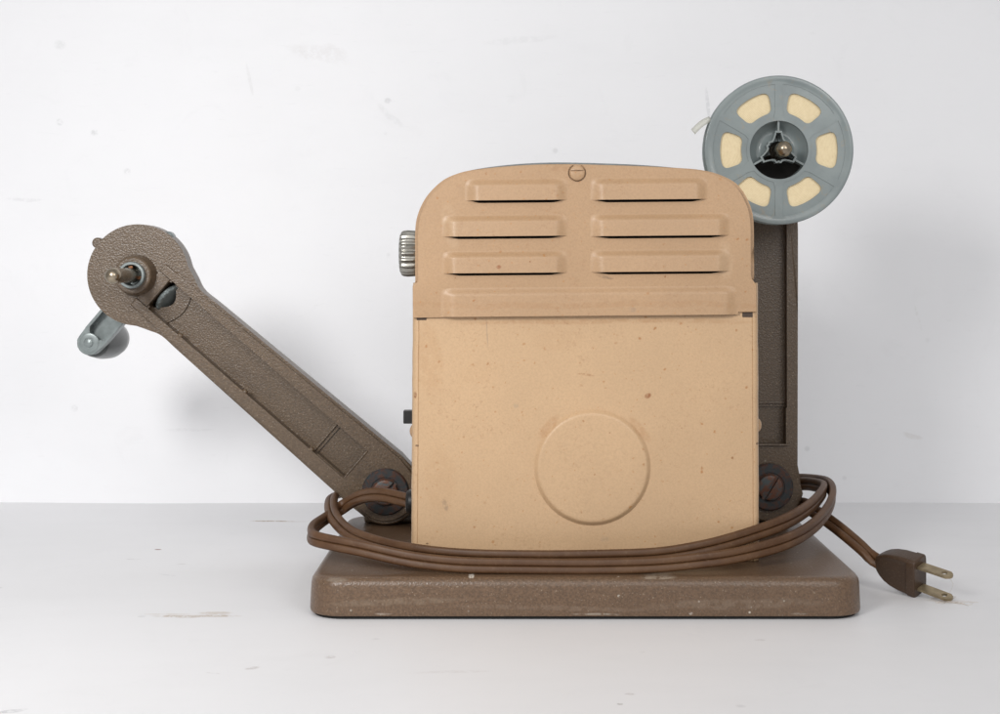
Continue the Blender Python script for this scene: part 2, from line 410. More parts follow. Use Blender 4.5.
L0 = [bm.verts.new((35.8 + (x - 35.8) * 0.985, 96 + (y - 96) * 0.98, 0.05)) for x, y in pl]
L1 = [bm.verts.new((v.co.x, v.co.y, 2.6)) for v in L0]
for i in range(len(L0)): bm.faces.new((L0[i], L0[(i + 1) % len(L0)], L1[(i + 1) % len(L0)], L1[i]))
bm.faces.new(L0[::-1]); bm.faces.new(L1)
bm_obj('base_pad', bm, M['felt'], base)

# ------------------------------------------------------------------ body
BY = 40.0
def tilt(px, py): return (px, py - (px - 585) * 0.0085 * min(1.0, max(0.0, (430 - py) / 110)))
def B2(px, py, Y=BY):
    px, py = tilt(px, py); p = P(px, py, Y); return (p.x, p.z)
K = S(BY)
outer_px = [(415.0, 281), (414.9, 255), (415.0, 228), (418, 211.6), (426.4, 195), (440, 181), (454, 173.5), (474, 168.6), (516, 164.8), (558, 163.6), (608, 165), (664, 167.6), (703, 171), (725.6, 178), (739.7, 187.4), (749.5, 203.5), (754.0, 221), (754.6, 250), (754.8, 281)]
arc = smoothcurve([B2(*q) for q in outer_px], 5)
# shell: wrap of tan sheet metal behind the cover plate
bm = bmesh.new()
sh = arc + [B2(757, 288), B2(757.8, 320), B2(758, 540), B2(752, 562, ), B2(418, 562), B2(413, 556), B2(412.5, 320), B2(412.5, 288)]
sh = [(x, max(z, BT + 0.6)) for x, z in sh]
prism(bm, sh, BY + 9, 128, 0.6, 2)
shell = bm_obj('housing', bm, M['tan'], root)
bm = bmesh.new()     # the wrap's rolled front rim, open in the middle so the louvres show the black sheet behind
prism(bm, arc, BY + 2.2, BY + 9.5, 0.8, 3)
rim = bm_obj('rim', bm, M['tan_cover'], shell)
cb = bmesh.new(); cx, cz = B2(585, 235)
prism(cb, [(cx + (x - cx) * 0.965, cz + (z - cz) * 0.93) for x, z in arc], BY - 5, BY + 8.6)
cut(rim, [cb])
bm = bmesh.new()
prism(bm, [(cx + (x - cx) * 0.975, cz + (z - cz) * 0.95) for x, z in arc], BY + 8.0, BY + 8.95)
bm_obj('louvre_shade_sheet', bm, M['dark'], shell)  # black sheet whose colour stands for the unlit cavity
# grey front casting a touch taller than the shell: the thin line along its top
bm = bmesh.new()
gp = [(x + (0.0 if i < 12 else 0) * 1, z + 1.5 * math.exp(-((x - 30) / 62.0) ** 4)) for i, (x, z) in enumerate(arc)]
gx = [(30 + (x - 30) * 0.985, z) for x, z in gp]
prism(bm, gx, 52, 136, 0.8, 2)
bm_obj('front_housing', bm, M['grey_edge'], root)
# brown mechanism casting on the far side, carrying the arms
bm = bmesh.new()
box(bm, -45, 122, 136, 176, 20.5, 214, 4, 3)
box(bm, -92, 166, 158, 176, 20.5, 56, 3, 2)
mech = bm_obj('mechanism_casting', bm, M['brown_arm'], root)
bm = bmesh.new()
lathe(bm, (38, 176, 150), (0, 1, 0), [(-1, 19), (10, 19), (10, 16), (34, 16), (36, 15), (36, 12), (33, 11), (33, 0)], 48)
bm_obj('lens', bm, M['alu'], mech)

# lower panel with rounded vertical corners
bm = bmesh.new()
n = 10; prof = []
x0, x1 = B2(411.3, 400)[0], B2(759.6, 400)[0]
R = 3.5
def panel_x(z, side):
    base_x = x0 if side < 0 else x1
    tpr = (z - 20) / 130.0
    return base_x + (0.9 * tpr if side < 0 else -0.6 * tpr)
zt, zb = B2(585, 283)[1], 21.3
nz = 60; rows = []
for j in range(nz + 1):
    z = zb + (zt - zb) * j / nz
    xl, xr = panel_x(z, -1), panel_x(z, 1)
    row = [(xl, BY + 62)]
    wob = 0.25 * noise.noise(Vector((z * 0.09, 3, 0)))
    for i in range(n + 1):
        a = math.radians(90 * i / n); row.append((xl + wob + R * 0.75 * (1 - math.cos(a * 1.0)) if True else 0, BY + 1.4 + R * (1 - math.sin(a))))
    row += [(xl + R * 0.75 + 0.25, BY + 1.75), (xl + R * 0.75 + 0.6, BY + 1.75), (xl + R * 0.75 + 0.9, BY + 1.4)]
    for i in range(1, 24): row.append((xl + R * 0.75 + (xr - xl - R * 1.5) * i / 24, BY + 1.4))
    row += [(xr - R * 0.75 - 0.9, BY + 1.4), (xr - R * 0.75 - 0.6, BY + 1.75), (xr - R * 0.75 - 0.25, BY + 1.75)]
    for i in range(n + 1):
        a = math.radians(90 * (n - i) / n); row.append((xr - wob - R * 0.75 * (1 - math.cos(a)), BY + 1.4 + R * (1 - math.sin(a))))
    row.append((xr, BY + 62))
    rows.append([bm.verts.new((x, y, z)) for x, y in row])
# raised medallion: a gap is not needed, the disc is proud of the sheet
for A, Bv in zip(rows, rows[1:]):
    for i in range(len(A) - 1): bm.faces.new((A[i], A[i + 1], Bv[i + 1], Bv[i]))
panel = bm_obj('back_panel', bm, M['tan'], root)
md = panel.modifiers.new('s', 'SOLIDIFY'); md.thickness = 0.0009; md.offset = 0
cc = P(592.5, 467.5, BY)
for (pa, pb, qa, qb) in ((416.5, 426.5, 312, 320.3), (742.5, 753, 309, 317.4)):
    bm = bmesh.new(); p0, p1 = P(pa, qb, BY), P(pb, qa, BY); box(bm, p0.x, p1.x, BY + 0.75, BY + 2.4, p0.z, p1.z, 0.3)
    bm_obj('slot_shade_block', bm, M['slot'], panel)  # dark block in place of a cut-out; its colour imitates the shade inside
bm = bmesh.new()
lathe(bm, (cc.x, BY + 1.1, cc.z), (0, -1, 0), [(-0.3, 31.6), (0.0, 31.2), (0.18, 30.7), (0.9, 30.0), (1.7, 29.3), (2.25, 28.7), (2.5, 28.0), (2.55, 27.0), (2.55, 15), (2.55, 0)], 128)
bm_obj('medallion', bm, M['tan'], panel, smooth=60)
for px, py in ((415.2, 431), (756.0, 425)):
    bm = bmesh.new(); p = P(px, py, BY + 12); ball(bm, p, 3.0, (1.0, 1, 1.35), 16)
    bm_obj('rivet', bm, M['tan_cover'], panel)

# louvred cover plate
bm = bmesh.new()
cov = []
for x, z in arc:
    cov.append((x + (1.7 if x < 0 else (-2.2 if x > 90 else -2.2 * max(0, x - 40) / 50)), z - (0.5 if z > 200 else 0)))
cov += [B2(756.3, 286), B2(756.6, 313.4), B2(416.2, 316.2 ), B2(412.9, 316.2), B2(412.7, 284.5)]
prism(bm, cov, BY - 0.9, BY + 1.0, 0.55, 2)
cover = bm_obj('louvred_cover', bm, M['tan_cover'], root)
LOUV = [(464, 569, 177.5, 199.8), (441, 569, 213.5, 235.6), (441, 569, 249.6, 272.2),
        (589, 709, 177.5, 200.2), (589, 731, 213.5, 236.4), (589, 731, 249.6, 272.2)]
cuts = []; FY = BY - 0.9
for a, b, q0, q1 in LOUV:
    cb = bmesh.new()
    xa, xb = a + 2.5, b - 2.5; m = 12
    top = [B2(xa + (xb - xa) * i / 24, q1 - 3) for i in range(25)]
    bot = []
    for i in range(25):
        u = i / 24; e = min(1, min(u, 1 - u) * 7); e = e * e * (3 - 2 * e)
        bot.append(B2(xa + (xb - xa) * u, q1 - 0.4 + 2.8 * e))
    prism(cb, top + bot[::-1], BY - 4, BY + 5); cuts.append(cb)
sp = P(577, 173, BY); cb = bmesh.new(); lathe(cb, (sp.x, BY + 0.2, sp.z), (0, -1, 0), [(0, 4.75), (5, 4.75)], 48); cuts.append(cb)
cut(cover, cuts)
def hood(bm, a, b, q0, q1, depth, wrap=False):
    nu, nv = 72, 22; G = []
    for j in range(nv + 1):
        v = j / nv; row = []
        for i in range(nu + 1):
            # finer steps near the ends
            u = i / nu; u = u - 0.10 * math.sin(2 * PI * u) * 0.8
            px = a + (b - a) * u; py = q0 + (q1 - q0) * v
            de = min(px - a, b - px) / 15.0; e = max(0, min(1, de)); e = e * e * (3 - 2 * e)
            tv = min(1, v * (q1 - q0) / 8.0); tv = tv * tv * (3 - 2 * tv)
            d = depth * e * tv * (0.72 + 0.28 * v)
            x, z = B2(px, py); row.append(bm.verts.new((x, FY + 0.04 - d, z)))
        G.append(row)
    for j in range(nv):
        for i in range(nu): bm.faces.new((G[j][i], G[j][i + 1], G[j + 1][i + 1], G[j + 1][i]))
    # lip thickness and inner face
    th = 0.75; prev = G[-1]
    lip = [bm.verts.new((v.co.x, min(FY + 0.6, v.co.y + th), v.co.z + 0.12)) for v in prev]
    up = [bm.verts.new((v.co.x, min(FY + 0.7, v.co.y + 0.1), v.co.z + 5)) for v in lip]
    for i in range(nu):
        bm.faces.new((prev[i], prev[i + 1], lip[i + 1], lip[i])); bm.faces.new((lip[i], lip[i + 1], up[i + 1], up[i]))
bm = bmesh.new()
for a, b, q0, q1 in LOUV: hood(bm, a, b, q0, q1, 3.1)
hood(bm, 440, 738, 286.5, 315.6, 2.3)
tmpo = bm_obj('hoods', bm, M['tan_cover'], None, smooth=50)
# merge the pressed hoods into the cover mesh
bm = bmesh.new(); bm.from_mesh(cover.data); bm.from_mesh(tmpo.data)
me = bpy.data.meshes.new('louvred_cover'); bm.to_mesh(me); bm.free()
bpy.data.objects.remove(tmpo); cover.data = me; me.materials.clear(); me.materials.append(M['tan_cover'])
me.set_sharp_from_angle(angle=math.radians(50)); weigh(cover) if not cover.modifiers else None
# screw
p = P(577, 173, BY); yy = FY
bm = bmesh.new()
lathe(bm, (p.x, yy, p.z), (0, -1, 0), [(-1.0, 4.1), (0.2, 4.1), (1.2, 3.95), (1.7, 3.4), (1.95, 2.2), (2.0, 0)], 40)
sc = bm_obj('cover_screw', bm, M['tan_cover'], cover)
cb = bmesh.new(); box(cb, p.x - 6, p.x + 6, yy - 4, yy - 1.0, p.z + 0.5, p.z + 1.4)
cut(sc, [cb])

# ribbed knob, switch, grommet on the body's left side
p = P(407, 253.5, 90)
bm = bmesh.new()
def flute(i, t_): return 1 + (0.05 * math.cos(20 * 2 * PI * i / 220) if 1 < t_ < 10.2 else 0)
lathe(bm, (-53.5, 90, p.z), (-1, 0, 0), [(0, 11.3), (1.5, 11.9), (3, 12.2), (6.5, 12.4), (9, 12.1), (9.9, 11.6), (10.8, 10.4), (11.0, 8.5), (10.4, 7.5), (10.4, 0)], 220, flute)
bm_obj('ribbed_knob', bm, M['alu'], root, smooth=28)
p = P(407.6, 416.6, 85)
bm = bmesh.new(); box(bm, p.x - 2.2, -53, 82, 88, p.z - 3.7, p.z + 3.7, 0.5)
sw = bm_obj('switch', bm, M['black'], root)
bm = bmesh.new(); lathe(bm, (-54.5, 85, p.z - 4.5), (-1, 0, 0), [(0, 2.6), (2.6, 2.4), (2.6, 0)], 20)
bm_obj('switch_stem', bm, M['nickel'], sw)
p = P(405, 502, 90)
bm = bmesh.new(); lathe(bm, (-53, 90, p.z), (-1, 0, 0), [(0, 7.0), (6.2, 7.0), (7.6, 6.0), (8.0, 4.6), (5, 4.4), (5, 0)], 28)
bm_obj('cord_grommet', bm, M['black'], root)

# ------------------------------------------------------------------ reel arms
AY = 145.0; KA = S(AY)
def make_arm(disc, pivot, label, up_prof, lo_prof, mirror=False, right=False):
    c0 = P(disc[0], disc[1], AY); c1 = P(pivot[0], pivot[1], AY)
    L = Vector((c1.x - c0.x, c1.z - c0.z)); ln_ = L.length; ud = L / ln_
    nd = Vector((-ud.y, ud.x))
    if mirror: nd = -nd
    def W(u, n): q = ud * (u * KA) + nd * (n * KA); return (c0.x + q.x, c0.z + q.y)
    LP = ln_ / KA
    r = 50.8
    a0 = math.degrees(math.asin(41 / r))
    pts = []
    for i in range(65):
        a = math.radians(a0 + (360 - 2 * a0) * i / 64); pts.append((r * math.cos(a), r * math.sin(a)))
    lo = smoothcurve([(33, -39.2), (44, -35), (58, lo_prof(58)), (80, lo_prof(80)), (140, lo_prof(140)), (220, lo_prof(220)), (LP - 14, lo_prof(LP - 14))], 6)
    up = smoothcurve([(LP - 10, up_prof(LP - 10)), (220, up_prof(220)), (140, up_prof(140)), (80, up_prof(80)), (58, up_prof(58)), (44, 35), (33, 39.2)], 6)
    end = []
    for i in range(1, 15):
        a = math.radians(-90 + 180 * i / 15); rr = 35.5
        end.append((LP + rr * math.cos(a), rr * math.sin(a)))
    poly = pts + lo + end + up
    q = [W(*p_) for p_ in poly]
    zmin = BT + 0.5
    q = [(x, max(z, zmin)) for x, z in q]
    bm = bmesh.new(); prism(bm, q, AY + 2.0, AY + 16, 1.3, 3, True)
    arm = bm_obj('reel_arm', bm, M['brown_arm'], root)
    if label: arm['label'] = label
    # raised upper layer: the two rims and the pivot end
    lay = [(14, -27), (58, lo_prof(58) + 3), (80, lo_prof(80) + 3), (140, lo_prof(140) + 3), (220, lo_prof(220) + 3), (LP - 14, lo_prof(LP - 14) + 3)]
    lay += [(LP + (32) * math.cos(math.radians(a)), 32 * math.sin(math.radians(a))) for a in range(-78, 79, 12)]
    lay += [(LP - 10, up_prof(LP - 10) - 3), (220, up_prof(220) - 3), (140, up_prof(140) - 3), (80, up_prof(80) - 3), (58, up_prof(58) - 3), (14, 27)]
    q2 = [(x, max(z, zmin + 1.5)) for x, z in [W(*p_) for p_ in lay]]
    bm = bmesh.new(); prism(bm, q2, AY, AY + 3.0, 0.9, 3)
    top = bm_obj('top_layer', bm, M['brown_arm'], root)
    def quad(u0, u1, n0, n1, y0, y1):
        b_ = bmesh.new(); prism(b_, [W(u0, n0), W(u1, n0), W(u1, n1), W(u0, n1)], y0, y1); return b_
    cut(top, [quad(8, 289, -18.3, 18.3, AY - 5, AY + 9)])
    cuts = [quad(30, 253, -18.3, 18.3, AY - 5, AY + 9.0), quad(252.5, 289, -17.3, 17.3, AY - 5, AY + 10.4)]
    hb = bmesh.new()
    hole = [(28.0, -15.5), (31, -16.5)] + [(31 + 13 * math.sin(PI * i / 10), -16.5 + 33 * i / 10) for i in range(1, 10)] + [(31, 16.5), (28.0, 15.5)]
    prism(hb, [W(*h) for h in hole], AY - 5, AY + 30)
    cuts.append(hb)
    # pocket round the hub, open to the window
    cut(arm, cuts)
    bm = bmesh.new(); bm.from_mesh(arm.data); bm.from_mesh(top.data)
    # small casting details in the recess: curved rib beyond the window, lumps on the rim, floor pad by the hub
    extra = bmesh.new()
    rib = [(51 + 5.2 * math.cos(math.radians(a)) , 18.3 * a / 90) for a in range(-90, 91, 15)]
    rib2 = [(u + 1.2, n_) for u, n_ in rib]
    prism(extra, [W(*x) for x in rib + rib2[::-1]], AY + 7.6, AY + 9.4)
    prism(extra, [W(14, -17.8), W(27.8, -17.8), W(27.8, 17.8), W(14, 17.8)], AY + 0.9, AY + 4.0, 0.5, 2)
    prism(extra, [W(247.6, -18.2), W(249.4, -18.2), W(249.4, 18.2), W(247.6, 18.2)], AY + 7.6, AY + 9.4, 0.3, 2)
    prism(extra, [W(288.6, -17.5), W(290.2, -17.5), W(290.2, 18.5), W(288.6, 18.5)], AY - 0.55, AY + 3, 0.35, 2)
    for uu in (72, 158, 246):
        b0 = W(uu, -18.2); 
        ball(extra, (b0[0], AY + 1.6, b0[1]), 1.9, (1, 1, 1), 12)
    for (u_, r_) in ((-18, 0), ):
        pass
    bmesh.ops.recalc_face_normals(extra, faces=extra.faces[:])
    bmesh.ops.scale(extra, vec=(MM, MM, MM), verts=extra.verts[:])
    em = bpy.data.meshes.new('x'); extra.to_mesh(em); extra.free(); bm.from_mesh(em)
    me = bpy.data.meshes.new('reel_arm'); bm.to_mesh(me); bm.free()
    bpy.data.objects.remove(top)
    arm.data = me; me.materials.clear(); me.materials.append(M['brown_arm']); me.set_sharp_from_angle(angle=math.radians(35))
    # hub boss
    X, Z = c0.x, c0.z
    X = (151.5 if right else -226.5); 
    if not right: Z = 171.3
    else: Z = 242.7
    bm = bmesh.new(); lathe(bm, (X, AY + 4, Z), (0, -1, 0), [(0, 12.6), (4, 12.3), (9, 11.2), (10.6, 10.8), (11.2, 10.0), (11.2, 7.0), (4, 7.0), (4, 0)], 48)
    bm_obj('hub_boss', bm, M['brown_arm'], arm)
    bm = bmesh.new(); lathe(bm, (X, AY, Z), (0, -1, 0), [(0, 8.0), (10.0, 8.0), (10.6, 7.6), (10.6, 6.4), (10.0, 6.0), (2.0, 6.0), (2.0, 0)], 40)
    bm_obj('bearing_sleeve', bm, M['steel_grey'], arm)
    bm = bmesh.new()
    for k in range(3):
        a = math.radians(100 + 120 * k)
        box(bm, X + 4.7 * math.cos(a) - 1.4, X + 4.7 * math.cos(a) + 1.4, AY - 8.5, AY - 3, Z + 4.7 * math.sin(a) - 1.0, Z + 4.7 * math.sin(a) + 1.0, 0.4)
    bm_obj('bearing_spring', bm, M['copper'], arm)
    bm = bmesh.new()
    yt = 91.0
    lathe(bm, (X, AY, Z), (0, -1, 0), [(0, 4.2), (AY - yt - 12, 4.3), (AY - yt - 9.0, 4.35), (AY - yt - 7, 4.5), (AY - yt - 4.6, 4.65), (AY - yt - 2.2, 4.3), (AY - yt - 0.6, 2.9), (AY - yt, 1.2), (AY - yt + .05, 0)], 36)
    bm_obj('spindle', bm, M['nickel'], arm, smooth=60)
    if right:
        bm = bmesh.new(); lathe(bm, (X, AY - 11.4, Z), (0, -1, 0), [(0, 20), (1.5, 20), (2.0, 19.4), (2.0, 4.4), (0, 4.4)], 64)  # added black disc, darkens the opening seen through the reel hub
        bm_obj('hub_shade_disc', bm, M['dark'], arm)
    # toothed clutch wheel showing in the window
    wc = W(38.0, 0); wx = Vector((ud.x, 0, ud.y)); ax_ = (wx * 0.93 + Vector((0, -0.36, 0))).normalized()
    bm = bmesh.new()
    def teeth(i, t_): return 1 + (0.07 if (i // 4) % 2 else 0) * (1 if t_ > 0.9 else 0)
    lathe(bm, Vector((wc[0], AY + 13.5, wc[1])) - ax_ * 1.6, ax_, [(0, 10.0), (0.8, 10.0), (1.0, 9.9), (2.6, 9.9), (2.8, 8.4), (2.0, 7.8), (2.0, 0)], 144, teeth)
    bm_obj('clutch_wheel', bm, M['steel_grey'], arm)
    bm = bmesh.new(); prism(bm, [W(22, -20), W(50, -20), W(50, 20), W(22, 20)], AY + 16.2, AY + 24, 0.8)
    bm_obj('window_backing', bm, M['dark'], arm)  # near-black block closing the window behind the wheel
    # pivot washer and slotted screw
    pc = W(LP + (1.5 if not right else 0), -1 if not right else 0)
    bm = bmesh.new(); lathe(bm, (pc[0], AY + 0.5, pc[1]), (0, -1, 0), [(0, 14.2), (1.6, 14.0), (2.3, 13.2), (2.4, 9.0), (2.1, 8.6), (2.1, 0)], 48)
    bm_obj('pivot_washer', bm, M['rust_dark'], arm)
    bm = bmesh.new(); lathe(bm, (pc[0], AY - 0.9, pc[1]), (0, -1, 0), [(0, 8.2), (1.8, 8.0), (2.9, 7.2), (3.3, 6.0), (3.5, 0)], 40)
    so = bm_obj('pivot_screw', bm, M['rust'], arm)
    cb = bmesh.new(); box(cb, -12, 12, -3, 3.0, -1.15, 1.15)
    ang = math.radians(42 if not right else 58)
    bmesh.ops.transform(cb, matrix=Matrix.Translation((pc[0], AY - 5.0, pc[1])) @ Matrix.Rotation(-ang, 4, 'Y'), verts=cb.verts[:])
    cut(so, [cb])
    return arm, W

def lin(p0, p1):
    return lambda u: p0[1] + (p1[1] - p0[1]) * (u - p0[0]) / (p1[0] - p0[0])
armL, WL = make_arm((137, 275), (385, 490), 'brown reel arm slanting out to the left with a bare spindle', lin((58, 29.8), (325, 36.5)), lin((58, -30.5), (325, -35.5)))
armR, WR = make_arm((769, 155.4), (769.4, 487), 'brown reel arm standing upright behind the housing', lin((58, 29.6), (325, 28.8)), lin((58, -30.5), (325, -35.5)), False, True)
# ear screws on the left disc
bm = bmesh.new(); p = P(168, 238, AY + 10); lathe(bm, (p.x, AY + 7, p.z), (0, 1, 0), [(0, 3.0), (1, 4.0), (7, 4.0), (8, 3.0), (8, 0)], 20)
bm_obj('ear_screw', bm, M['steel_grey'], armL)
bm = bmesh.new(); p = P(98, 243, AY + 6); lathe(bm, (p.x, AY + 4, p.z), (0, 1, 0), [(0, 2.4), (0.8, 3.2), (7, 3.2), (7, 0)], 20)
bm_obj('ear_boss', bm, M['brown_arm'], armL)
# rewind crank behind the left disc
A = P(137, 268, 180); Bq = P(90.6, 343, 180)
ax = Vector((-226.5, 0, 171.3)); bx_ = Vector((-262.6, 0, 129.2))
dv = (bx_ - ax).normalized(); nv_ = Vector((-dv.z, 0, dv.x))
def CW(u, n_): q = ax + dv * u + nv_ * n_; return (q.x, q.z)
Lc = (bx_ - ax).length
out = [CW(0, -8.5)] + [CW(Lc - 6, -8.0)] + [CW(Lc + 7.6 * math.cos(math.radians(a)), 7.6 * math.sin(math.radians(a))) for a in range(-80, 81, 10)] + [CW(Lc - 6, 8.0), CW(0, 8.5)]
bm = bmesh.new(); prism(bm, out, 175, 184, 0.7, 2)
crank = bm_obj('rewind_crank', bm, M['steel_grey'], root)
cb = bmesh.new(); inn = [CW(-2, -6.6), CW(Lc - 7, -6.3)] + [CW(Lc - 9 + 5 * math.cos(math.radians(a)), 6.2 * math.sin(math.radians(a))) for a in range(-80, 81, 10)] + [CW(Lc - 7, 6.3), CW(-2, 6.6)]
prism(cb, inn, 170, 182.3)
cut(crank, [cb])
bm = bmesh.new(); lathe(bm, (bx_.x, 176, bx_.z), (0, -1, 0), [(0, 6.2), (1.2, 6.0), (1.5, 5.4), (1.5, 3.2), (0.9, 3.1), (0.9, 2.4), (1.8, 2.3), (2.2, 1.2), (2.2, 0)], 32)
bm_obj('crank_rivet', bm, M['steel_grey'], crank)
bm = bmesh.new(); lathe(bm, (bx_.x, 184.2, bx_.z), (0, 1, 0), [(0, 7), (3, 9.5), (20, 11.8), (34, 12.3), (44, 11.2), (49, 8.0), (51, 3.5), (51.3, 0)], 48)
bm_obj('crank_grip', bm, M['knob_grey'], crank, smooth=60)
bm = bmesh.new(); lathe(bm, (-226.5, AY + 15, 171.3), (0, 1, 0), [(0, 9), (20, 9), (20, 0)], 32)
bm_obj('crank_axle', bm, M['steel_grey'], crank)

# ------------------------------------------------------------------ cord
def Pw(x, y, z): return Vector((x, y, z))
CP = [P(425, 502, 90), P(412, 501.5, 90), P(400, 498.5, 94), P(380, 494.5, 104), P(357, 498.5, 122), P(341, 508, 128), P(325, 519, 106), P(314, 527.5, 74), P(311, 534.5, 50), P(317, 539.3, 34),
      P(361, 548.5, 21), P(409, 559, 14.5), P(456, 564.5, 11.5), P(520, 566, 11), P(600, 566.5, 11), P(660, 564.5, 12), P(700, 560.5, 14), P(730, 556.5, 18), P(780, 544, 32), P(812, 527, 60), P(829, 507, 90), P(832.5, 493, 112), P(827, 484, 136), P(814, 481, 160), P(796, 480, 179),
      Pw(120, 186, 42), Pw(30, 188, 40), Pw(-60, 187, 38), P(349, 490, 178), P(335.5, 494.5, 158), P(331, 503, 130), P(334.5, 518, 98), P(350, 533, 70), P(376, 543, 48), P(409, 550.5, 33), P(456, 556, 24), P(520, 558, 19), P(600, 557.5, 18.5), P(660, 555, 20), P(700, 548.5, 23),
      P(730, 541, 29), P(780, 524, 46), P(808, 508, 74), P(820, 496, 98), P(823.5, 488.5, 120), P(816, 485, 145), P(797, 484, 171),
      Pw(130, 180, 36), Pw(80, 182, 33), Pw(62, 187, 29), Pw(84, 190, 26), Pw(140, 178, 27), P(797, 503, 160), P(812, 510, 132), P(828, 520.5, 108), P(846, 534.5, 88), P(866, 552, 73)]
# plug frame
a_ = Vector((0.70, -0.69, -0.17)).normalized()
fc = P(920.5, 576.5, 50)
b_ = (Vector((0, 0, 1)) - a_ * a_.z).normalized(); b_ = Matrix.Rotation(math.radians(17), 3, a_) @ b_; c_ = a_.cross(b_).normalized()
if c_.y < 0: c_ = -c_
neck = fc - a_ * 26
CP += [neck - a_ * 3, neck + a_ * 5]
def cr(pts, step=2.2, idx=None):
    out = []
    for i in range(len(pts) - 1):
        p0, p1, p2, p3 = pts[max(i - 1, 0)], pts[i], pts[i + 1], pts[min(i + 2, len(pts) - 1)]
        # centripetal parameters keep bends round
        t0 = 0; t1 = t0 + max(1e-3, (p1 - p0).length) ** 0.5; t2 = t1 + (p2 - p1).length ** 0.5; t3 = t2 + max(1e-3, (p3 - p2).length) ** 0.5
        m = max(2, int((p2 - p1).length / step))
        for k in range(m):
            t_ = t1 + (t2 - t1) * k / m
            A1 = p0 * ((t1 - t_) / (t1 - t0)) + p1 * ((t_ - t0) / (t1 - t0)); A2 = p1 * ((t2 - t_) / (t2 - t1)) + p2 * ((t_ - t1) / (t2 - t1)); A3 = p2 * ((t3 - t_) / (t3 - t2)) + p3 * ((t_ - t2) / (t3 - t2))
            B1 = A1 * ((t2 - t_) / (t2 - t0)) + A2 * ((t_ - t0) / (t2 - t0)); B2_ = A2 * ((t3 - t_) / (t3 - t1)) + A3 * ((t_ - t1) / (t3 - t1))
            if idx is not None: idx.append(i + k / m)
            out.append(B1 * ((t2 - t_) / (t2 - t1)) + B2_ * ((t_ - t1) / (t2 - t1)))
    out.append(pts[-1]); return out
cidx = []; path = cr(CP, idx=cidx); cidx.append(len(CP) - 1)
VERT = Vector((0, 0.22, 1)); WD = [VERT.copy() for _ in CP]
for k in (27, 28): WD[k] = Vector((0.2, -0.2, 1))
for k in (29, 30, 31): WD[k] = Vector((0.95, -0.25, 0.5))
WD[32] = Vector((0.6, -0.1, 0.9))
for k in (4, 5, 6): WD[k] = Vector((0.35, 0, 1))
for k in range(50, 57): WD[k] = Vector((0.25, 0.85, 0.5))
for k in (57, 58): WD[k] = b_.copy()
for _ in range(3):
    path = [path[0]] + [(path[i - 1] + path[i] * 2 + path[i + 1]) / 4 for i in range(1, len(path) - 1)] + [path[-1]]
r0, hs = 2.08, 1.93
sec = []
def half(sgn):
    o_ = []
    for k in range(15):
        a = math.radians(-118 + 236 * k / 14); ca, sa = math.cos(a), math.sin(a)
        o_.append((sgn * (hs + r0 * math.copysign(abs(ca) ** 0.72, ca)), sgn * r0 * 0.98 * math.copysign(abs(sa) ** 0.72, sa)))
    return o_
sec += half(1); sec += [(0.22, 1.62), (0, 0.85), (-0.22, 1.62)]
sec += half(-1); sec += [(-0.22, -1.62), (0, -0.85), (0.22, -1.62)]
bm = bmesh.new(); prevr = None; Wv = Vector((0, 0.2, 1))
Wprev = Wv
for i, p in enumerate(path):
    tg = (path[min(i + 1, len(path) - 1)] - path[max(i - 1, 0)]).normalized()
    # the broad side leans a little as the cord wanders
    lean = 0.28 * noise.noise(p * 0.012)
    q_ = min(int(cidx[i]), len(CP) - 2); fr = cidx[i] - q_
    want = (WD[q_].lerp(WD[q_ + 1], fr) + Vector((lean, 0.3 * lean, 0))).normalized()
    w_ = (want - tg * want.dot(tg)).normalized()
    w_ = (Wprev * 0.6 + w_ * 0.4); w_ = (w_ - tg * w_.dot(tg)).normalized(); Wprev = w_
    h_ = tg.cross(w_)
    ring = [bm.verts.new(p + w_ * x + h_ * y) for x, y in sec]
    if prevr:
        for k in range(len(ring)): bm.faces.new((prevr[k], prevr[(k + 1) % len(ring)], ring[(k + 1) % len(ring)], ring[k]))
    else: bm.faces.new(ring)
    prevr = ring
bm.faces.new(prevr)
cord = bm_obj('power_cord', bm, M['cord'], root, smooth=55)
# plug
bm = bmesh.new(); rings = []
stations = [(-26, 3.9, 2.6), (-25, 4.8, 3.2), (-23, 6.4, 4.1), (-20, 8.2, 5.0), (-16, 9.6, 5.6), (-11, 10.5, 5.9), (-6, 10.8, 6.0), (-5.0, 10.8, 6.0), (-4.7, 11.1, 6.5), (-0.9, 11.2, 6.6), (-0.3, 10.9, 6.3), (0, 10.3, 5.8)]
for u, hb, hc in stations:
    R_ = []
    for k in range(40):
        a = 2 * PI * k / 40; ca, sa = math.cos(a), math.sin(a); e = 0.3
        bb = hb * math.copysign(abs(sa) ** e, sa); cc_ = hc * math.copysign(abs(ca) ** e, ca)
        # dished grip face with a rim
        if u < -5 and u > -23 and abs(ca) ** e * 1 > 0.9: 
            cc_ *= 1 - 0.16 * (1 - min(1, abs(bb) / (hb * 0.86)) ** 6)
        R_.append(bm.verts.new(fc + a_ * u + b_ * bb + c_ * cc_))
    rings.append(R_)
for A_, B_ in zip(rings, rings[1:]):
    for k in range(40): bm.faces.new((A_[k], A_[(k + 1) % 40], B_[(k + 1) % 40], B_[k]))
bm.faces.new(rings[0]); bm.faces.new(rings[-1])
plug = bm_obj('plug', bm, M['plug'], cord, smooth=40)
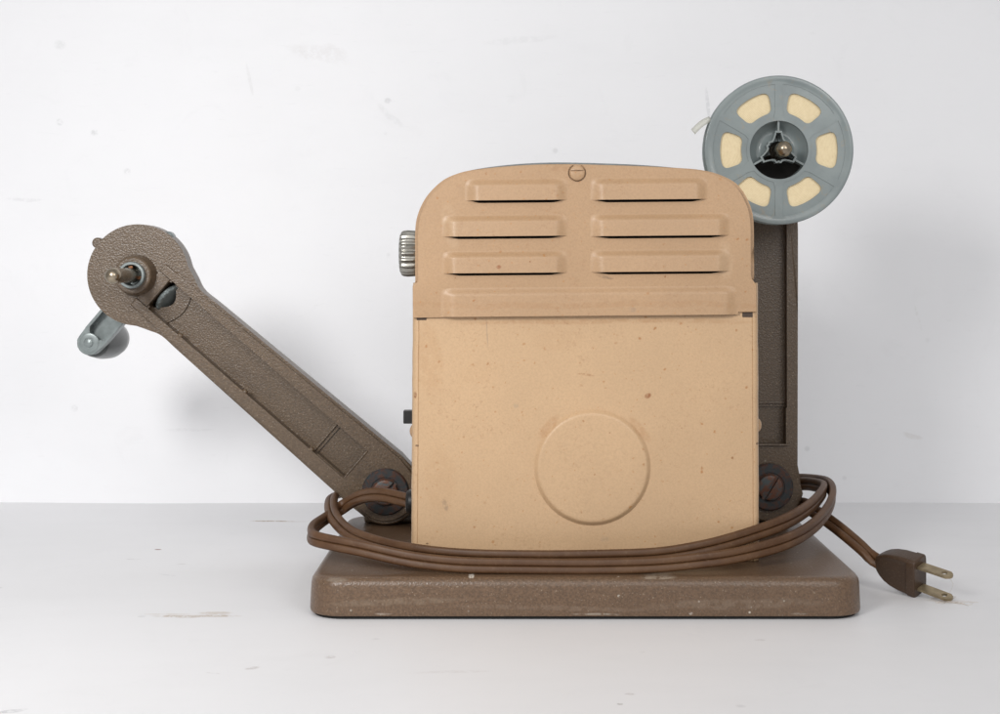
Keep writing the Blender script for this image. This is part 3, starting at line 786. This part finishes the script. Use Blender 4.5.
for s_ in (1, -1):
    bm = bmesh.new()
    outl = [(-1, -3.1), (16.5, -3.1), (18.4, -1.6), (18.9, 0), (18.4, 1.6), (16.5, 3.1), (-1, 3.1)]
    spl = a_ * 1.0 + b_ * (0.012 * s_)
    vs = [[bm.verts.new(fc + spl * u + c_ * w2 + b_ * (6.5 * s_ + t2)) for u, w2 in outl] for t2 in (-0.7, 0.7)]
    bm.faces.new(vs[0]); bm.faces.new(vs[1][::-1])
    for k in range(len(outl)): bm.faces.new((vs[0][k], vs[1][k], vs[1][(k + 1) % len(outl)], vs[0][(k + 1) % len(outl)]))
    pr = bm_obj('prong', bm, M['blade'], cord)
    cb = bmesh.new(); lathe(cb, fc + a_ * 14.2 + b_ * (6.5 * s_ - 4), b_, [(0, 1.5), (8, 1.5)], 20)
    cut(pr, [cb])

# ------------------------------------------------------------------ film reel (rests on the spindle: its own thing)
RX, RZ, RY = 150.5, 242.9, 105.0; KR = S(RY)
reel = bpy.data.objects.new('film_reel', None); C.objects.link(reel); reel.location = (RX * MM, RY * MM, RZ * MM); reel.empty_display_size = 0.03
tag(reel, 'small blue grey plastic reel of cream film on the upright arm', 'film reel')
def ringcut(r0_, r1_, a0_, a1_, rc, n_=7):
    """rounded annular sector in px around the reel centre"""
    from math import cos, sin
    base_ = []
    da0, da1 = rc / r0_, rc / r1_
    def arcpts(r_, aa, ab, k): return [(r_ * cos(aa + (ab - aa) * i / k), r_ * sin(aa + (ab - aa) * i / k)) for i in range(k + 1)]
    ptsx = arcpts(r1_, a0_ + da1, a1_ - da1, n_) 
    c1 = [(r1_ - rc) * cos(a1_ - 0) , (r1_ - rc) * sin(a1_)]
    def corner(pA, pc_, pB, k=5):
        return [((1 - t_) ** 2 * pA[0] + 2 * t_ * (1 - t_) * pc_[0] + t_ * t_ * pB[0], (1 - t_) ** 2 * pA[1] + 2 * t_ * (1 - t_) * pc_[1] + t_ * t_ * pB[1]) for t_ in [i / k for i in range(1, k)]]
    pol = lambda r_, a: (r_ * cos(a), r_ * sin(a))
    o_ = ptsx + corner(pol(r1_, a1_ - da1), pol(r1_, a1_), pol(r1_ - rc, a1_))
    inn_ = arcpts(r0_, a1_ - da0, a0_ + da0, n_)
    o_ += [pol(r1_ - rc, a1_), pol(r0_ + rc, a1_)] + corner(pol(r0_ + rc, a1_), pol(r0_, a1_), pol(r0_, a1_ - da0)) + inn_
    o_ += corner(pol(r0_, a0_ + da0), pol(r0_, a0_), pol(r0_ + rc, a0_)) + [pol(r0_ + rc, a0_), pol(r1_ - rc, a0_)] + corner(pol(r1_ - rc, a0_), pol(r1_, a0_), pol(r1_, a0_ + da1))
    return o_
def tube(bm, y0_, y1_, ro, ri, n_=96):
    R4 = [[bm.verts.new((RX + r_ * math.cos(2 * PI * i / n_), y_, RZ + r_ * math.sin(2 * PI * i / n_))) for i in range(n_)] for y_, r_ in ((y0_, ro), (y1_, ro), (y1_, ri), (y0_, ri))]
    for q in range(4):
        A_, B_ = R4[q], R4[(q + 1) % 4]
        for i in range(n_): bm.faces.new((A_[i], A_[(i + 1) % n_], B_[(i + 1) % n_], B_[i]))
def RW(q): return (RX + q[0] * KR, RZ + q[1] * KR)
def flange(yf, name, dirn):
    bm = bmesh.new()
    pr_ = [(-0.5, 70.5), (-0.35, 73.2), (0.1, 74.5), (0.8, 74.5), (1.3, 74.0), (1.3, 29.3), (0, 29.3), (0.0, 70.0)]
    # lathe ring: outer rim rolled slightly forward
    prof_ = [(0.0, 29.3), (0.0, 68.5), (0.25, 69.6), (0.35, 72.5), (0.1, 73.9), (-0.5, 74.6), (-1.1, 74.2), (-1.3, 73.0), (-1.3, 29.3)]
    nn = 144; rings_ = []
    for t_, r_ in prof_:
        rings_.append([bm.verts.new((RX + r_ * KR * math.cos(2 * PI * i / nn), yf - dirn * t_, RZ + r_ * KR * math.sin(2 * PI * i / nn))) for i in range(nn)])
    rings_.append(rings_[0])
    for A_, B_ in zip(rings_, rings_[1:]):
        for i in range(nn): bm.faces.new((A_[i], A_[(i + 1) % nn], B_[(i + 1) % nn], B_[i]))
    o_ = bm_obj(name, bm, M['reel'], reel)
    cs = []
    for k in range(6):
        a = k * PI / 3; h1 = math.radians(19.6)
        win = ringcut(37.6, 58.8, a - h1, a + h1, 7.0)
        # windows are pinched on the inside edge
        win = [(x * (1), y) for x, y in win]
        cb = bmesh.new(); prism(cb, [RW(q) for q in win], yf - 6, yf + 6); cs.append(cb)
    cut(o_, cs)
    cs = []
    for k in range(6):
        a = k * PI / 3
        # shallow sunk field whose sides run parallel to the spokes
        fld = []
        for ang_, r_ in [(aa, 66.0) for aa in [math.radians(-26.6 + 53.2 * i / 10) for i in range(11)]]: fld.append((r_ * math.cos(ang_), r_ * math.sin(ang_)))
        fld += [(34.8 , 15.6)] + [(32.4 * math.cos(math.radians(x)), 32.4 * math.sin(math.radians(x))) for x in (20, 10, 0, -10, -20)] + [(34.8, -15.6)]
        rot = [(x * math.cos(a) - y * math.sin(a), x * math.sin(a) + y * math.cos(a)) for x, y in fld]
        cb = bmesh.new(); y0_, y1_ = (yf - 3, yf + 0.4) if dirn > 0 else (yf - 0.4, yf + 3)
        prism(cb, [RW(q) for q in rot], y0_, y1_); cs.append(cb)
    cut(o_, cs, 0.1, 1)
    return o_
ff = flange(RY, 'front_flange', 1); ff['label'] = 'front flange with six windows'
flange(RY + 11, 'back_flange', -1)
bm = bmesh.new()      # wound film
tube(bm, RY + 1.8, RY + 9.4, 36.5, 17.5)
bm_obj('wound_film', bm, M['film'], reel)
# hub: barrel, two dished webs, three keys, collar
bm = bmesh.new(); tube(bm, RY + 0.2, RY + 10.5, 17.4, 16.6)
hub = bm_obj('hub', bm, M['reel'], reel)
bm = bmesh.new()
for k in (0, 1):                                       # dished webs in the two upper thirds
    a0_, a1_ = math.radians(-30 + 120 * k + 2), math.radians(90 + 120 * k - 2)
    nr, na = 10, 18; g = []
    for j in range(nr + 1):
        rr = 5.2 + (16.65 - 5.2) * j / nr; row = []
        for i in range(na + 1):
            a = a0_ + (a1_ - a0_) * i / na
            dish = 3.0 + 6.2 * math.sin(PI * (j / nr)) ** 0.8
            row.append(bm.verts.new((RX + rr * math.cos(a), RY + dish, RZ + rr * math.sin(a))))
        g.append(row)
    for j in range(nr):
        for i in range(na): bm.faces.new((g[j][i], g[j][i + 1], g[j + 1][i + 1], g[j + 1][i]))
bm_obj('hub_web', bm, M['reel'], hub, smooth=70)
for k in range(3):
    bm = bmesh.new(); a = math.radians(90 + 120 * k)
    d_ = Vector((math.cos(a), 0, math.sin(a))); e_ = Vector((-math.sin(a), 0, math.cos(a)))
    for r0_, r1_, h0, wdt in ((10.2, 16.8, 1.6, 0.55),):
        vs = []
        for y_ in (RY + h0, RY + 9):
            for rr, ww in ((r0_, -wdt), (r1_, -wdt), (r1_, wdt), (r0_, wdt)): vs.append(bm.verts.new(Vector((RX, y_, RZ)) + d_ * rr + e_ * ww))
        for q in ((0, 1, 2, 3), (7, 6, 5, 4), (0, 4, 5, 1), (1, 5, 6, 2), (2, 6, 7, 3), (3, 7, 4, 0)): bm.faces.new([vs[x] for x in q])
    bm_obj('hub_rib', bm, M['reel'], hub)
# collar outline with three key slots, seen as a thin raised edge
bm = bmesh.new()
def collar(rr_off):
    o_ = []
    for k in range(3):
        a = 90 + 120 * k
        for da, r_ in ((-14, 9.4 + rr_off), (-12, 10.1 + rr_off), (12, 10.1 + rr_off), (14, 9.4 + rr_off), (24, 6.4 + rr_off), (38, 5.7 + rr_off), (50, 6.6 + rr_off), (60, 6.0 + rr_off), (70, 6.6 + rr_off), (82, 5.7 + rr_off), (96, 6.4 + rr_off)):
            t_ = math.radians(a + da)
            # narrow key fingers
            if abs(da) <= 14:
                o_.append((r_ * math.cos(math.radians(a)) - math.copysign(1.35 + 0.6 * (rr_off > 0.1), da) * math.sin(math.radians(a)), r_ * math.sin(math.radians(a)) + math.copysign(1.35 + 0.6 * (rr_off > 0.1), da) * math.cos(math.radians(a))))
            else: o_.append((r_ * math.cos(t_), r_ * math.sin(t_)))
    return o_
co_, ci_ = collar(1.0), collar(-0.15)
V4 = [[bm.verts.new((RX + x, y_, RZ + z)) for x, z in L_] for L_, y_ in ((co_, RY + 1.2), (co_, RY + 8), (ci_, RY + 8), (ci_, RY + 1.2))]
for q in range(4):
    A_, B_ = V4[q], V4[(q + 1) % 4]
    for i in range(len(A_)): bm.faces.new((A_[i], A_[(i + 1) % len(A_)], B_[(i + 1) % len(A_)], B_[i]))
bm_obj('key_collar', bm, M['reel'], hub)
# end of the film sticking out
bm = bmesh.new(); prv = None
for i in range(9):
    u = i / 8; c0_ = P(711 - 18 * u, 119 + 13 * u - 2 * math.sin(PI * u), RY + 5 - 2 * u)
    nrm = Vector((0.56, -0.3, -0.78)).normalized() * 1.9
    a1_, a2_ = bm.verts.new(c0_ + nrm), bm.verts.new(c0_ - nrm)
    if prv: bm.faces.new((prv[0], prv[1], a2_, a1_))
    prv = (a1_, a2_)
ld = bm_obj('film_end', bm, M['leader'], reel)
md = ld.modifiers.new('s', 'SOLIDIFY'); md.thickness = 0.00015

# ------------------------------------------------------------------ lint by the plug prongs
bm = bmesh.new()
def fibre(pts, r_=0.09):
    pth = cr([Vector(p_) for p_ in pts], 1.5); pv = None
    for i, p_ in enumerate(pth):
        tg = (pth[min(i + 1, len(pth) - 1)] - pth[max(i - 1, 0)]).normalized(); _, u_, v_ = frame(tg)
        rg = [bm.verts.new(p_ + (u_ * math.cos(x) + v_ * math.sin(x)) * r_) for x in (0, 2.1, 4.2)]
        if pv:
            for k in range(3): bm.faces.new((pv[k], pv[(k + 1) % 3], rg[(k + 1) % 3], rg[k]))
        pv = rg
lx, ly = floor_at(962, 601)
for k in range(9):
    s0 = Vector((lx - 12 + random.uniform(-5, 3), ly + random.uniform(-5, 5), 0.15)); pp = [s0]
    for j in range(4): pp.append(pp[-1] + Vector((random.uniform(1.5, 6), random.uniform(-4, 4), 0))); pp[-1].z = random.uniform(0.1, 0.9)
    fibre(pp)
fibre([fc + a_ * 15 + b_ * 6.5, fc + a_ * 17 + b_ * 2 + Vector((2, 0, 0)), fc + a_ * 16 - b_ * 6], 0.06)
tag(bm_obj('lint', bm, M['lint'], None), 'tuft of pale dusty fibres on the table at the plug prongs', 'lint')

# ------------------------------------------------------------------ light
w = bpy.data.worlds.new('World'); bpy.context.scene.world = w; w.use_nodes = True
w.node_tree.nodes['Background'].inputs[0].default_value = (0.985, 0.98, 0.985, 1); w.node_tree.nodes['Background'].inputs[1].default_value = 0.42
def area(name, loc, target, size, power, col, spread):
    l = bpy.data.lights.new(name, 'AREA'); l.shape = 'DISK'; l.size = size; l.energy = power; l.color = col; l.spread = math.radians(spread)
    o = bpy.data.objects.new(name, l); C.objects.link(o); o.location = Vector(loc) * MM
    o.rotation_euler = (Vector(target) * MM - o.location).to_track_quat('-Z', 'Y').to_euler()
area('flash_lamp', (-400, -690, 480), (-170, 367, 20), 0.24, 1.5, (1, 0.985, 0.97), 95)
area('flash_lamp', (520, -900, 540), (-60, 200, 90), 0.42, 1.0, (1, 0.985, 0.97), 120)
area('fill_lamp', (0, -1300, 1000), (-60, 150, 80), 1.6, 3.6, (1, 0.985, 0.97), 140)  # added overhead fill that keeps the front faces bright

# ------------------------------------------------------------------ camera
cam = bpy.data.cameras.new('camera'); co = bpy.data.objects.new('camera', cam); C.objects.link(co)
co.location = (0, -D * MM, CAMZ * MM); co.rotation_euler = (PI / 2, 0, 0)
cam.sensor_width = 36; cam.lens = 54; cam.clip_start = 0.01; cam.clip_end = 50
cam.shift_x = -(PX0 - 500) / 1000; cam.shift_y = (PY0 - 357) / 1000
sc = bpy.context.scene; sc.camera = co
sc.view_settings.view_transform = 'Standard'; sc.view_settings.look = 'None'; sc.view_settings.exposure = 0.03; sc.view_settings.gamma = 1
